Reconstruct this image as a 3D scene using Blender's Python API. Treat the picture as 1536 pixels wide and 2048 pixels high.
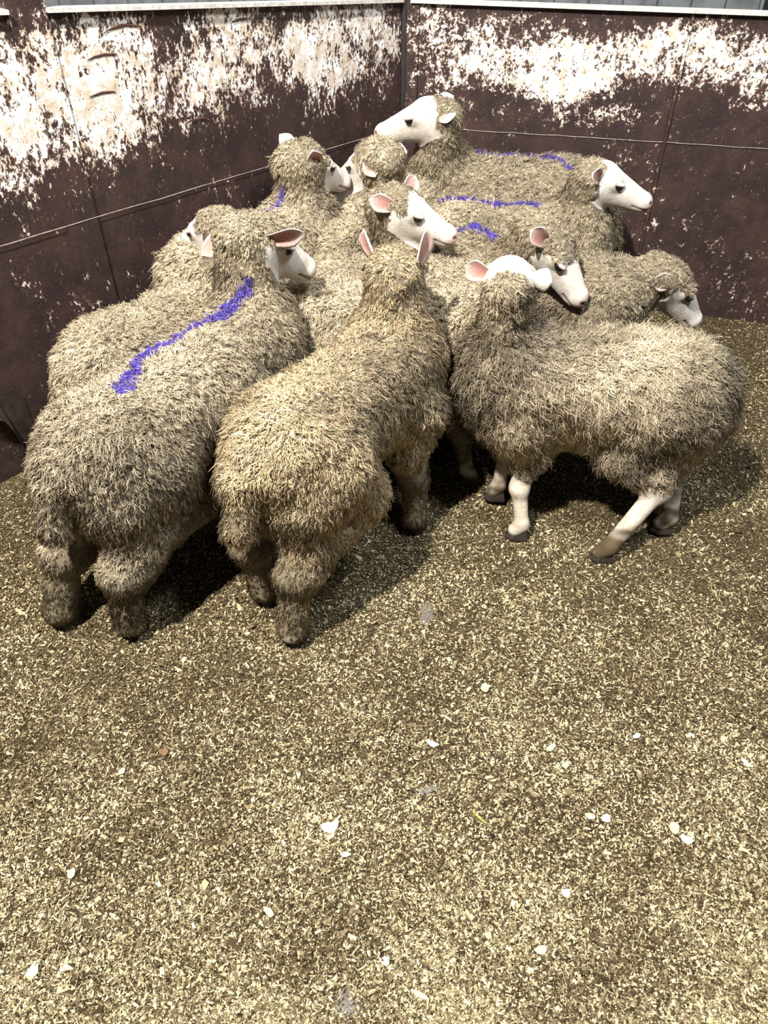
import bpy, bmesh, math, random
import numpy as np
from mathutils import Vector, Matrix

# ------------------------------------------------------------------ clear
for o in list(bpy.data.objects):
    bpy.data.objects.remove(o)
scene = bpy.context.scene
C = scene.collection
RNG = np.random.default_rng(7)
random.seed(7)

# ------------------------------------------------------------------ camera
CAM_H, PITCH, FPX = 1.7, math.radians(41.5), 1540.0
cam = bpy.data.cameras.new('camera')
cam.sensor_fit = 'VERTICAL'
cam.sensor_height = 36.0
cam.lens = 36.0 * FPX / 2048.0
cam.clip_start = 0.05
cam_o = bpy.data.objects.new('camera', cam)
cam_o.location = (0, 0, CAM_H)
cam_o.rotation_euler = (math.pi / 2 - PITCH, 0, 0)
C.objects.link(cam_o)
scene.camera = cam_o

# ------------------------------------------------------------------ world, lamps, exposure
world = bpy.data.worlds.new('world')
scene.world = world
world.use_nodes = True
bg = world.node_tree.nodes['Background']
bg.inputs[0].default_value = (0.85, 0.93, 1.0, 1)
bg.inputs[1].default_value = 0.06

def area_lamp(name, loc, target, size, energy, col):
    l = bpy.data.lights.new(name, 'AREA')
    l.shape = 'DISK'
    l.size = size
    l.energy = energy
    l.color = col
    o = bpy.data.objects.new(name, l)
    o.location = loc
    d = Vector(target) - Vector(loc)
    o.rotation_euler = d.to_track_quat('-Z', 'Y').to_euler()
    C.objects.link(o)
    return o

# high-bay lamps of the shed: the near one throws the shadows, the far one lights the painted plates
area_lamp('high_bay_lamp', (-1.45, -0.1, 4.7), (0.1, 1.8, 0.2), 0.22, 540, (1.0, 0.955, 0.875))
area_lamp('high_bay_lamp', (1.9, 0.6, 5.0), (0.2, 2.9, 0.6), 1.4, 190, (0.92, 0.97, 1.0))

vs = scene.view_settings
vs.view_transform = 'Standard'
vs.look = 'None'
vs.gamma = 1.0
vs.use_curve_mapping = False
vs.exposure = 0.27

# ------------------------------------------------------------------ small helpers
def tag(o, label=None, cat=None, group=None, kind=None):
    if label: o['label'] = label
    if cat: o['category'] = cat
    if group: o['group'] = group
    if kind: o['kind'] = kind
    return o

def link(o, parent=None):
    C.objects.link(o)
    if parent is not None:
        o.parent = parent
    return o

def mesh_np(name, verts, faces, mat=None, parent=None, smooth=True, colors=None, domain='POINT', loc=None):
    """faces: (n,3) or (n,4) int array"""
    me = bpy.data.meshes.new(name)
    verts = np.asarray(verts, np.float32)
    faces = np.asarray(faces, np.int32)
    n, k = faces.shape
    me.vertices.add(len(verts))
    me.vertices.foreach_set('co', verts.ravel())
    me.loops.add(n * k)
    me.loops.foreach_set('vertex_index', faces.ravel())
    me.polygons.add(n)
    me.polygons.foreach_set('loop_start', np.arange(0, n * k, k, dtype=np.int32))
    if smooth:
        me.polygons.foreach_set('use_smooth', np.ones(n, bool))
    me.update(calc_edges=True)
    me.validate()
    if colors is not None:
        a = me.attributes.new('col', 'FLOAT_COLOR', domain)
        c = np.ones((len(colors), 4), np.float32)
        c[:, :3] = colors
        a.data.foreach_set('color', c.ravel())
    if mat: me.materials.append(mat)
    o = bpy.data.objects.new(name, me)
    if loc is not None: o.location = loc
    return link(o, parent)

def bm_obj(name, bm, mat, parent=None, loc=None, smooth=False):
    me = bpy.data.meshes.new(name)
    bm.normal_update()
    bm.to_mesh(me)
    bm.free()
    if smooth:
        for p in me.polygons: p.use_smooth = True
    if mat: me.materials.append(mat)
    o = bpy.data.objects.new(name, me)
    if loc is not None: o.location = loc
    return link(o, parent)

def wavy(P, f, seed):
    """cheap smooth pseudo-noise in [-1,1]"""
    r = np.random.default_rng(seed)
    out = 0
    for i in range(5):
        w = r.normal(0, 1, 3); w = w / np.linalg.norm(w) * f * r.uniform(.6, 1.6)
        out = out + np.sin(P @ w + r.uniform(0, 6.28) + 1.3 * np.sin(P @ (w[[1, 2, 0]] * .7) + r.uniform(0, 6)))
    return out / 3.0

# ------------------------------------------------------------------ material helper
class NT:
    def __init__(s, name):
        s.m = bpy.data.materials.new(name)
        s.m.use_nodes = True
        s.t = s.m.node_tree
        s.b = s.t.nodes['Principled BSDF']
    def n(s, typ, **kw):
        nd = s.t.nodes.new(typ)
        for k, v in kw.items():
            setattr(nd, k, v)
        return nd
    def l(s, a, b):
        s.t.links.new(a, b)
    def val(s, x, sock):
        if isinstance(x, (int, float)):
            sock.default_value = x
        elif isinstance(x, tuple):
            sock.default_value = x
        else:
            s.l(x, sock)
    def math(s, op, a, b=0.0, clamp=False):
        nd = s.n('ShaderNodeMath', operation=op, use_clamp=clamp)
        s.val(a, nd.inputs[0]); s.val(b, nd.inputs[1])
        return nd.outputs[0]
    def ramp(s, x, lo, hi):
        nd = s.n('ShaderNodeMapRange', interpolation_type='SMOOTHSTEP')
        s.val(x, nd.inputs[0])
        nd.inputs[1].default_value = lo; nd.inputs[2].default_value = hi
        return nd.outputs[0]
    def noise(s, vec, scale, detail=4, rough=0.6, dist=0.0):
        nd = s.n('ShaderNodeTexNoise')
        s.val(vec, nd.inputs['Vector'])
        nd.inputs['Scale'].default_value = scale
        nd.inputs['Detail'].default_value = detail
        nd.inputs['Roughness'].default_value = rough
        nd.inputs['Distortion'].default_value = dist
        return nd.outputs[0]
    def mapping(s, vec, scale=(1, 1, 1), loc=(0, 0, 0)):
        nd = s.n('ShaderNodeMapping')
        s.l(vec, nd.inputs[0])
        nd.inputs['Scale'].default_value = scale
        nd.inputs['Location'].default_value = loc
        return nd.outputs[0]
    def mix(s, f, a, b):
        nd = s.n('ShaderNodeMix', data_type='RGBA')
        s.val(f, nd.inputs[0]); s.val(a, nd.inputs[6]); s.val(b, nd.inputs[7])
        return nd.outputs[2]
    def bump(s, h, strength, dist):
        nd = s.n('ShaderNodeBump')
        nd.inputs['Strength'].default_value = strength
        nd.inputs['Distance'].default_value = dist
        s.l(h, nd.inputs['Height'])
        s.l(nd.outputs[0], s.b.inputs['Normal'])

def rgb(r, g, b):
    return (r, g, b, 1.0)

def plate_material(name, zones, seed, vstretch=0.6):
    """Rusted steel plate with flaking white paint. zones: list of paint blobs
    (u, z, ru, rz, weight) in the wall's own object coordinates (x along, z up)."""
    k = NT(name)
    tc = k.n('ShaderNodeTexCoord').outputs['Object']
    sep = k.n('ShaderNodeSeparateXYZ'); k.l(tc, sep.inputs[0])
    u, z = sep.outputs[0], sep.outputs[2]
    off = k.mapping(tc, (1, 1, 1), (seed, seed * 1.7, seed * 0.3))
    streak = k.mapping(tc, (1, 1, vstretch), (seed * 2.1, seed, seed))
    big = k.noise(off, 3.2, 5, 0.6, 0.6)
    mid = k.noise(streak, 26, 6, 0.70, 0.5)
    fine = k.noise(streak, 95, 5, 0.75, 0.4)
    cover = None
    for (cu, cz, ru, rz, w) in zones:
        a = k.math('DIVIDE', k.math('SUBTRACT', u, cu), ru)
        b = k.math('DIVIDE', k.math('SUBTRACT', z, cz), rz)
        d = k.math('SQRT', k.math('ADD', k.math('MULTIPLY', a, a), k.math('MULTIPLY', b, b)))
        g = k.math('MULTIPLY', k.math('SUBTRACT', 1.0, k.ramp(d, 0.35, 1.25)), w)
        cover = g if cover is None else k.math('MAXIMUM', cover, g)
    cl = lambda x, g: k.math('MULTIPLY', k.math('SUBTRACT', x, 0.5), g)
    s = k.math('ADD', cl(mid, 2.6), cl(fine, 2.9))
    s = k.math('ADD', s, cl(big, 1.2))
    s = k.math('ADD', s, k.math('MULTIPLY', k.math('SUBTRACT', cover, 0.62), 0.92))
    paint = k.ramp(s, 0.0, 0.035)
    halo = k.ramp(s, -0.22, 0.02)
    rn = k.noise(off, 9, 6, 0.7)
    rf = k.noise(off, 130, 4, 0.7)
    rust = k.mix(k.ramp(rn, 0.35, 0.7), rgb(0.028, 0.018, 0.018), rgb(0.060, 0.032, 0.028))
    rust = k.mix(k.ramp(rf, 0.55, 0.75), rust, rgb(0.085, 0.05, 0.04))
    rust = k.mix(k.math('MULTIPLY', halo, 0.7), rust, rgb(0.20, 0.115, 0.085))
    pc = k.mix(k.ramp(k.noise(off, 26, 5, 0.7), 0.35, 0.62), rgb(0.62, 0.50, 0.38), rgb(0.90, 0.90, 0.89))
    pc = k.mix(k.ramp(s, 0.02, 0.16), rgb(0.60, 0.46, 0.34), pc)
    col = k.mix(paint, rust, pc)
    k.l(col, k.b.inputs['Base Color'])
    k.l(k.math('ADD', k.math('MULTIPLY', rf, 0.25), 0.42), k.b.inputs['Roughness'])
    k.b.inputs['Specular IOR Level'].default_value = 0.35
    h = k.math('ADD', k.math('MULTIPLY', paint, 0.6), k.math('MULTIPLY', rf, 0.7))
    k.bump(h, 0.55, 0.004)
    return k.m

def plain(name, col, rough=0.6, var=0.0, scale=20, metallic=0.0):
    k = NT(name)
    if var:
        tc = k.n('ShaderNodeTexCoord').outputs['Object']
        n = k.noise(tc, scale, 5, 0.65)
        c2 = tuple(max(0, c * (1 - var)) for c in col[:3]) + (1,)
        k.l(k.mix(k.ramp(n, 0.35, 0.65), c2, col), k.b.inputs['Base Color'])
    else:
        k.b.inputs['Base Color'].default_value = col
    k.b.inputs['Roughness'].default_value = rough
    k.b.inputs['Metallic'].default_value = metallic
    return k.m

# ------------------------------------------------------------------ THE SETTING
# right wall: y = 3.59 - 0.22 x ; left wall: y = 3.486 + 1.111 x
CORNER = Vector((0.078, 3.573, 0))
R_DIR = Vector((1, -0.22, 0)).normalized()
L_DIR = Vector((-1, -1.111, 0)).normalized()       # from the corner towards the viewer

def oriented(o, origin, xdir):
    ang = math.atan2(xdir.y, xdir.x)
    o.location = origin
    o.rotation_euler = (0, 0, ang)

def plate(u0, u1, zt0, zt1, thick, side, nu=24, nz=16, dent=0.0015, seed=0):
    """steel plate standing on the floor, x along, slight dents; top edge from zt0 to zt1"""
    bm = bmesh.new()
    rnd = random.Random(seed)
    ph = [rnd.uniform(0, 6) for _ in range(6)]
    def dn(u, v):
        return dent * (math.sin(u * 3.1 + ph[0]) * math.sin(v * 4.3 + ph[1]) + 0.6 * math.sin(u * 7.3 + ph[2]) * math.sin(v * 6.1 + ph[3]))
    g = []
    for s in (0, 1):
        rows = []
        for i in range(nu + 1):
            u = u0 + (u1 - u0) * i / nu
            zt = zt0 + (zt1 - zt0) * i / nu
            rows.append([bm.verts.new((u, side * s * thick + dn(u, j / nz * 1.2), -0.04 + (zt + 0.04) * j / nz)) for j in range(nz + 1)])
        g.append(rows)
    for i in range(nu):
        for j in range(nz):
            bm.faces.new((g[0][i][j], g[0][i + 1][j], g[0][i + 1][j + 1], g[0][i][j + 1]))
            bm.faces.new((g[1][i][j], g[1][i][j + 1], g[1][i + 1][j + 1], g[1][i + 1][j]))
    for i in range(nu):
        bm.faces.new((g[0][i][nz], g[0][i + 1][nz], g[1][i + 1][nz], g[1][i][nz]))
    for i in (0, nu):
        for j in range(nz):
            bm.faces.new((g[0][i][j], g[0][i][j + 1], g[1][i][j + 1], g[1][i][j]))
    bmesh.ops.recalc_face_normals(bm, faces=bm.faces)
    return bm

def box(bm, x0, x1, y0, y1, z0, z1, zt1=None):
    zt1 = z1 if zt1 is None else zt1
    co = [(x0, y0, z0), (x1, y0, z0), (x1, y1, z0), (x0, y1, z0),
          (x0, y0, z1), (x1, y0, zt1), (x1, y1, zt1), (x0, y1, z1)]
    v = [bm.verts.new(c) for c in co]
    for f in ((0, 3, 2, 1), (4, 5, 6, 7), (0, 1, 5, 4), (1, 2, 6, 5), (2, 3, 7, 6), (3, 0, 4, 7)):
        bm.faces.new([v[i] for i in f])
    return v

# paint zones: u measured from the corner along each wall
M_R = plate_material('rusted_plate_right', [(0.60, 1.00, 0.36, 0.16, 1.0), (0.35, 1.04, 0.30, 0.15, 0.72), (1.05, 1.06, 0.40, 0.13, 0.75),
                                            (1.45, 1.02, 0.30, 0.14, 0.75), (0.10, 1.05, 0.14, 0.24, 0.5), (0.65, 0.85, 0.5, 0.07, 0.34)], 3.1, 0.85)
M_L = plate_material('rusted_plate_left', [(0.35, 1.10, 0.40, 0.20, 0.78), (0.55, 1.10, 0.22, 0.14, 0.92), (0.9, 1.14, 0.36, 0.22, 0.75), (1.0, 1.11, 0.16, 0.14, 0.98),
                                           (1.38, 1.13, 0.34, 0.24, 0.85), (1.42, 1.10, 0.16, 0.12, 1.0), (1.75, 1.12, 0.30, 0.28, 0.8), (0.12, 1.08, 0.14, 0.24, 0.6)], 9.4)
M_PAINT = plain('flaking_white_paint', rgb(0.74, 0.70, 0.64), 0.55, 0.35, 60)
M_DARK = plain('dark_steel', rgb(0.03, 0.025, 0.025), 0.5, 0.3, 40)
M_SEAM = plain('worn_weld_metal', rgb(0.40, 0.34, 0.30), 0.5, 0.5, 50)

wr = bm_obj('wall_right', plate(0.0, 2.6, 1.205, 1.205, 0.012, 1, seed=4), M_R, smooth=False)
oriented(wr, CORNER, R_DIR)
tag(wr, kind='structure')
wl = bm_obj('wall_left', plate(0.0, 3.6, 1.205, 1.52, 0.012, -1, seed=9), M_L)
oriented(wl, CORNER, L_DIR)
tag(wl, kind='structure')

def rail(parent, u0, u1, z0, z1, side, name):
    bm = bmesh.new()
    y0, y1 = (-0.018, 0.03) if side > 0 else (-0.03, 0.018)
    box(bm, u0, u1, y0, y1, z0 - 0.006, z0 + 0.005, z1 + 0.005)
    v = bm.verts
    bm.verts.ensure_lookup_table()
    bm.verts[1].co.z = bm.verts[2].co.z = z1 - 0.006
    return bm_obj(name, bm, M_PAINT, parent)
rail(wr, 0.03, 2.6, 1.205, 1.205, 1, 'top_rail')
rail(wl, 0.02, 1.49, 1.207, 1.337, -1, 'top_rail')
rail(wl, 1.60, 3.6, 1.345, 1.52, -1, 'top_rail')

# weld line that runs round both plates
def bead(parent, pts, r, side):
    bm = bmesh.new()
    prev = None
    for (u, z) in pts:
        ring = [bm.verts.new((u, -side * ((0.003 if side > 0 else 0.0065) + 0.7 * r * math.cos(a)), z + r * math.sin(a))) for a in (0, 1.57, 3.14, 4.71)]
        if prev:
            for i in range(4):
                bm.faces.new((prev[i], prev[(i + 1) % 4], ring[(i + 1) % 4], ring[i]))
        prev = ring
    return bm_obj('weld_line', bm, M_SEAM, parent)
rr = random.Random(3)
bead(wr, [(0.02 + i * 0.064, 0.752 + rr.uniform(-.0015, .0015) - 0.0 * i) for i in range(41)], 0.0013, 1)
bead(wl, [(0.02 + i * 0.088, 0.750 + 0.0016 * i + rr.uniform(-.0015, .0015)) for i in range(41)], 0.0015, -1)

# corner post with its dark gap
bm = bmesh.new(); box(bm, -0.004, 0.012, -0.016, 0.02, -0.04, 1.215)
o = bm_obj('corner_gap', bm, M_DARK, wr)
bm = bmesh.new(); box(bm, 0.012, 0.062, -0.010, 0.01, -0.04, 1.212)
o = bm_obj('corner_post', bm, M_R, wr)
# seam strip on the right wall
bm = bmesh.new(); box(bm, 1.082, 1.092, -0.009, 0.0, -0.04, 1.2)
bm_obj('plate_seam', bm, M_R, wr)
# upright at the left
bm = bmesh.new(); box(bm, 1.49, 1.60, -0.02, 0.006, -0.04, 1.75)
bmesh.ops.bevel(bm, geom=bm.edges[:], offset=0.003, segments=2)
bm_obj('upright_post', bm, M_L, wl)
# scrapes on the left wall
def scrape(u, z, length, sag, n=9):
    bm = bmesh.new(); prev = None
    for i in range(n):
        t = i / (n - 1)
        w = 0.003 * math.sin(math.pi * (0.08 + 0.84 * t)) + 0.0006
        uu = u - length * t; zz = z + sag * math.sin(math.pi * t) + rr.uniform(-.001, .001)
        ring = [bm.verts.new((uu, 0.0028, zz + w)), bm.verts.new((uu, 0.0038, zz)), bm.verts.new((uu, 0.0028, zz - w))]
        if prev:
            for j in range(2): bm.faces.new((prev[j], prev[j + 1], ring[j + 1], ring[j]))
        prev = ring
    bm_obj('rust_scrape', bm, M_RUST, wl)
M_RUST = plain('fresh_rust', rgb(0.11, 0.04, 0.028), 0.8, 0.5, 60)
for a in ((1.33, 1.262, .13, .012), (1.40, 1.205, .10, .004), (1.42, 1.11, .09, .004), (1.72, 1.24, .08, 0.004), (0.86, 1.235, .07, .003), (1.10, 0.975, .09, .005)):
    scrape(*a)

# far shed: corrugated cladding behind the ring
def siding(name, x0, x1, y, z0, z1, pitch, depth, mat):
    bm = bmesh.new(); prev = None
    n = int((x1 - x0) / pitch)
    prof = []
    for i in range(n):
        b = x0 + i * pitch
        prof += [(b, 0), (b + pitch * .5, 0), (b + pitch * .6, depth), (b + pitch * .9, depth)]
    for (x, d) in prof:
        r = (bm.verts.new((x, y - d, z0)), bm.verts.new((x, y - d, z1)))
        if prev: bm.faces.new((prev[0], r[0], r[1], prev[1]))
        prev = r
    o = bm_obj(name, bm, mat)
    return tag(o, kind='structure')
siding('wall_back', -6, 5, 6.4, -0.05, 4.2, 0.24, 0.03, plain('galvanised_cladding', rgb(0.30, 0.32, 0.34), 0.45, 0.35, 6))
# steel stanchions of the next pen
for i, (x, w) in enumerate(((3.05, .10), (3.42, .07), (2.35, .05))):
    bm = bmesh.new(); box(bm, x, x + w, 5.6, 5.6 + w, -0.04, 2.6)
    box(bm, x - .03, x + w + .03, 5.57, 5.63 + w, -0.04, 0.0)
    o = bm_obj('steel_stanchion', bm, M_DARK)
    tag(o, ['broad dark steel stanchion behind the right wall, middle of three', 'slim dark steel stanchion behind the right wall, furthest right',
            'thin dark steel stanchion behind the right wall, nearest the corner'][i], 'post')

# floor
def floor_mat():
    k = NT('shavings_bed')
    tc = k.n('ShaderNodeTexCoord').outputs['Object']
    f = k.noise(tc, 150, 4, 0.75)
    f2 = k.noise(tc, 320, 3, 0.7)
    m = k.noise(tc, 5, 5, 0.6)
    x = k.math('ADD', k.math('MULTIPLY', f, 0.6), k.math('MULTIPLY', f2, 0.4))
    col = k.mix(k.ramp(x, 0.40, 0.62), rgb(0.022, 0.015, 0.008), rgb(0.18, 0.135, 0.07))
    dung = k.ramp(m, 0.42, 0.66)
    col = k.mix(k.math('MULTIPLY', dung, 0.45), col, rgb(0.06, 0.042, 0.022))
    k.l(col, k.b.inputs['Base Color'])
    k.b.inputs['Roughness'].default_value = 0.9
    k.b.inputs['Specular IOR Level'].default_value = 0.15
    k.bump(x, 0.9, 0.01)
    return k.m

def ground_h(x, y):
    """gentle unevenness, banked up against the plates"""
    h = 0.006 * np.sin(x * 5.1 + 1.0) * np.sin(y * 4.3 + .4) + 0.004 * np.sin(x * 11.7 + y * 7.1) + 0.003 * np.sin(x * 23.0 - y * 19.0)
    dl = (x - CORNER.x) * 0.7433 - (y - CORNER.y) * 0.6690
    dr = (CORNER.x - x) * 0.2149 + (CORNER.y - y) * 0.9766
    h = h + 0.035 * np.exp(-np.clip(dl, 0, 9) / 0.12) + 0.02 * np.exp(-np.clip(dr, 0, 9) / 0.12)
    return h

nx, ny = 150, 130
gx, gy = np.meshgrid(np.linspace(-3, 3.2, nx), np.linspace(-0.6, 6.6, ny), indexing='ij')
gv = np.stack([gx, gy, ground_h(gx, gy)], -1).reshape(-1, 3)
idx = np.arange(nx * ny).reshape(nx, ny)
gf = np.stack([idx[:-1, :-1], idx[1:, :-1], idx[1:, 1:], idx[:-1, 1:]], -1).reshape(-1, 4)
fl = mesh_np('floor', gv, gf, floor_mat())
tag(fl, kind='structure')

# loose shavings lying on the bed: uncountable
def vcol_mat(name, rough=0.85, spec=0.15, trans=0.0):
    k = NT(name)
    a = k.n('ShaderNodeAttribute', attribute_name='col')
    k.l(a.outputs['Color'], k.b.inputs['Base Color'])
    k.b.inputs['Roughness'].default_value = rough
    k.b.inputs['Specular IOR Level'].default_value = spec
    return k.m
M_FLAKE = vcol_mat('wood_shaving')

def flakes(n, seed):
    r = np.random.default_rng(seed)
    # denser near the viewer
    y = 0.45 + 3.2 * r.random(n) ** 1.45
    x = (r.random(n) * 2 - 1) * (0.62 + 0.52 * y)
    ok = ((x - CORNER.x) * 0.7433 - (y - CORNER.y) * 0.6690 > 0.01) & ((CORNER.x - x) * 0.2149 + (CORNER.y - y) * 0.9766 > 0.01)
    x, y = x[ok], y[ok]; n = len(x)
    ln = 0.0019 * np.exp(r.normal(0, 0.45, n)); wd = ln * r.uniform(0.3, 0.85, n)
    ln *= 1.25
    sl = r.random(n) < .012; ln[sl] = r.uniform(.006, .013, sl.sum()); wd[sl] = r.uniform(.0007, .0016, sl.sum())
    yaw = r.uniform(0, 6.283, n); tilt = r.normal(0, 0.45, n); roll = r.normal(0, 0.5, n)
    a = np.stack([np.cos(yaw) * np.cos(tilt), np.sin(yaw) * np.cos(tilt), np.sin(tilt)], -1)
    b = np.stack([-np.sin(yaw) * np.cos(roll), np.cos(yaw) * np.cos(roll), np.sin(roll)], -1)
    c = np.stack([x, y, ground_h(x, y) + r.uniform(0.001, 0.006, n)], -1)
    k1 = r.uniform(.6, 1, n)[:, None]
    v = np.stack([c - a * ln[:, None] - b * wd[:, None] * k1, c + a * ln[:, None] - b * wd[:, None],
                  c + a * ln[:, None] * k1 + b * wd[:, None], c - a * ln[:, None] + b * wd[:, None] * k1], 1)
    t = r.random(n)
    patch = 0.5 + 0.5 * np.sin(x * 3.3 + 1.2 * np.sin(y * 2.7)) * np.sin(y * 3.9 + x * 1.3 + .8)
    # more pale flakes and fewer dark ones around the middle foreground
    pale_mid = np.exp(-((x - 0.35) ** 2 / 0.9 + (y - 1.05) ** 2 / 0.55))
    q2 = np.stack([x, y, 0 * x], -1)
    cl_ = wavy(q2, 14, 90) + .7 * wavy(q2, 40, 91)
    pale = t < np.clip(0.25 + 0.14 * pale_mid - 0.07 * patch - .10 * cl_, .06, .6)
    dark = t > np.clip(0.66 + 0.08 * pale_mid - .14 * cl_, .35, .95)
    base = np.array([0.185, 0.145, 0.080])
    col = base[None] * r.uniform(0.5, 1.35, n)[:, None]
    col[pale] = np.array([0.60, 0.50, 0.30]) * r.uniform(0.65, 1.2, pale.sum())[:, None]
    col[dark] = np.array([0.055, 0.037, 0.018]) * r.uniform(0.4, 1.5, dark.sum())[:, None]
    col[sl] = np.array([0.58, 0.47, 0.28]) * r.uniform(.7, 1.15, sl.sum())[:, None]
    f = np.arange(4 * n).reshape(n, 4)
    o = mesh_np('wood_shavings', v.reshape(-1, 3), f, M_FLAKE, smooth=False, colors=col, domain='FACE')
    return tag(o, 'loose pale wood shavings strewn over the pen floor', 'shavings', kind='stuff')
flakes(560000, 5)

# ------------------------------------------------------------------ SHEEP
# A sheep's body is one surface: a smooth union of tapered capsules, meshed with surface nets.
V = lambda *a: np.array(a, float)
def unit(v):
    v = np.asarray(v, float)
    return v / (np.linalg.norm(v) + 1e-12)

class Blob:
    def __init__(s): s.p = []
    def cone(s, a, b, r1, r2, k): s.p.append((np.array(a, float), np.array(b, float), r1, r2, k, 1))
    def ball(s, a, r, k): s.cone(a, V(*a) + V(0, 0, 1e-4), r, r, k)
    def cut(s, a, b, r1, r2, k): s.p.append((np.array(a, float), np.array(b, float), r1, r2, k, -1))
    @staticmethod
    def _d(P, a, b, r1, r2):
        ab = b - a
        t = np.clip(((P - a) @ ab) / (ab @ ab), 0, 1)
        q = P - a - t[..., None] * ab
        return np.sqrt((q * q).sum(-1)) - (r1 + t * (r2 - r1))
    def eval(s, P, D=None):
        D = np.full(P.shape[:-1], 1.0) if D is None else D
        for (a, b, r1, r2, k, sg) in s.p:
            D = s._mix(D, s._d(P, a, b, r1, r2), k, sg)
        return D
    @staticmethod
    def _mix(D, d, k, sg):
        if sg > 0:
            h = np.clip(0.5 + 0.5 * (D - d) / k, 0, 1)
            return D * (1 - h) + d * h - k * h * (1 - h)
        d = -d
        h = np.clip(0.5 - 0.5 * (D - d) / k, 0, 1)
        return D * (1 - h) + d * h + k * h * (1 - h)
    def grid(s, h):
        lo = np.min([np.minimum(a, b) - max(r1, r2) for a, b, r1, r2, k, g in s.p if g > 0], 0) - 0.04
        hi = np.max([np.maximum(a, b) + max(r1, r2) for a, b, r1, r2, k, g in s.p if g > 0], 0) + 0.04
        n = np.ceil((hi - lo) / h).astype(int) + 1
        ax = [lo[i] + h * np.arange(n[i]) for i in range(3)]
        D = np.full(n, 1.0)
        for (a, b, r1, r2, k, sg) in s.p:
            pad = max(r1, r2) + k + 2 * h
            i0 = np.maximum(((np.minimum(a, b) - pad - lo) / h).astype(int), 0)
            i1 = np.minimum(((np.maximum(a, b) + pad - lo) / h).astype(int) + 2, n)
            sl = tuple(slice(i0[i], i1[i]) for i in range(3))
            P = np.stack(np.meshgrid(*[ax[i][sl[i]] for i in range(3)], indexing='ij'), -1)
            D[sl] = s._mix(D[sl], s._d(P, a, b, r1, r2), k, sg)
        return D, lo
    def grad(s, P, e=0.002):
        o = np.array([[1, 1, 1], [1, -1, -1], [-1, 1, -1], [-1, -1, 1]], float)
        g = 0
        for v in o: g = g + v * s.eval(P + v * e)[..., None]
        return g / (np.linalg.norm(g, axis=-1, keepdims=True) + 1e-9)

def surface_nets(D, lo, h):
    s = D < 0
    c = [s[i:i + D.shape[0] - 1, j:j + D.shape[1] - 1, k:k + D.shape[2] - 1] for i in (0, 1) for j in (0, 1) for k in (0, 1)]
    anyv = c[0].copy(); allv = c[0].copy()
    for q in c[1:]:
        anyv |= q; allv &= q
    act = anyv & ~allv
    ids = np.argwhere(act)
    co = np.array([(i, j, k) for i in (0, 1) for j in (0, 1) for k in (0, 1)])
    vals = np.stack([D[tuple((ids + q).T)] for q in co], 1)
    acc = np.zeros((len(ids), 3)); cnt = np.zeros(len(ids))
    for p in range(8):
        for q in range(p + 1, 8):
            if np.abs(co[p] - co[q]).sum() != 1: continue
            m = (vals[:, p] < 0) != (vals[:, q] < 0)
            t = vals[m, p] / (vals[m, p] - vals[m, q])
            acc[m] += co[p] + t[:, None] * (co[q] - co[p]); cnt[m] += 1
    verts = lo + h * (ids + acc / cnt[:, None])
    vid = np.full(act.shape, -1, np.int64)
    vid[tuple(ids.T)] = np.arange(len(ids))
    F = []
    for ax in range(3):
        a1, a2 = (ax + 1) % 3, (ax + 2) % 3
        sl0 = [slice(None)] * 3; sl1 = [slice(None)] * 3
        sl0[ax] = slice(0, -1); sl1[ax] = slice(1, None)
        d = s[tuple(sl0)] != s[tuple(sl1)]
        e = np.argwhere(d)
        e = e[(e[:, a1] > 0) & (e[:, a2] > 0) & (e[:, a1] < D.shape[a1] - 1) & (e[:, a2] < D.shape[a2] - 1)]
        flip = s[tuple(e.T)]
        q = []
        for (o1, o2) in ((-1, -1), (0, -1), (0, 0), (-1, 0)):
            w = e.copy(); w[:, a1] += o1; w[:, a2] += o2
            q.append(vid[tuple(w.T)])
        q = np.stack(q, 1)
        q[~flip] = q[~flip][:, ::-1]
        F.append(q)
    return verts, np.concatenate(F)

def wool_mat():
    k = NT('fleece')
    a = k.n('ShaderNodeAttribute', attribute_name='col')
    nrm = k.n('ShaderNodeAttribute', attribute_name='sn')
    k.l(a.outputs['Color'], k.b.inputs['Base Color'])
    k.b.inputs['Roughness'].default_value = 0.75
    k.b.inputs['Specular IOR Level'].default_value = 0.2
    k.l(nrm.outputs['Vector'], k.b.inputs['Normal'])
    return k.m
M_WOOL = wool_mat()
def skin_mat():
    k = NT('short_hair_skin')
    a = k.n('ShaderNodeAttribute', attribute_name='col')
    tc = k.n('ShaderNodeTexCoord').outputs['Object']
    f1 = k.noise(tc, 160, 5, 0.7); f2 = k.noise(tc, 38, 5, 0.65)
    g = k.math('ADD', k.math('MULTIPLY', f1, 0.5), k.math('MULTIPLY', f2, 0.5))
    nd = k.n('ShaderNodeMix', data_type='RGBA', blend_type='MULTIPLY')
    nd.inputs[0].default_value = 1.0
    k.l(a.outputs['Color'], nd.inputs[6])
    k.l(k.mix(k.ramp(g, 0.30, 0.60), rgb(0.74, 0.66, 0.56), rgb(1, 1, 1)), nd.inputs[7])
    k.l(nd.outputs[2], k.b.inputs['Base Color'])
    k.b.inputs['Roughness'].default_value = 0.8
    k.b.inputs['Specular IOR Level'].default_value = 0.15
    k.bump(f1, 0.45, 0.004)
    return k.m
M_SKIN = skin_mat()
M_HOOF = plain('muddy_horn', rgb(0.035, 0.026, 0.018), 0.7, 0.4, 60)
M_EYE = plain('dark_eye', rgb(0.012, 0.009, 0.008), 0.12)
M_LID = plain('pale_eyelid', rgb(0.62, 0.48, 0.45), 0.6)

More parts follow.
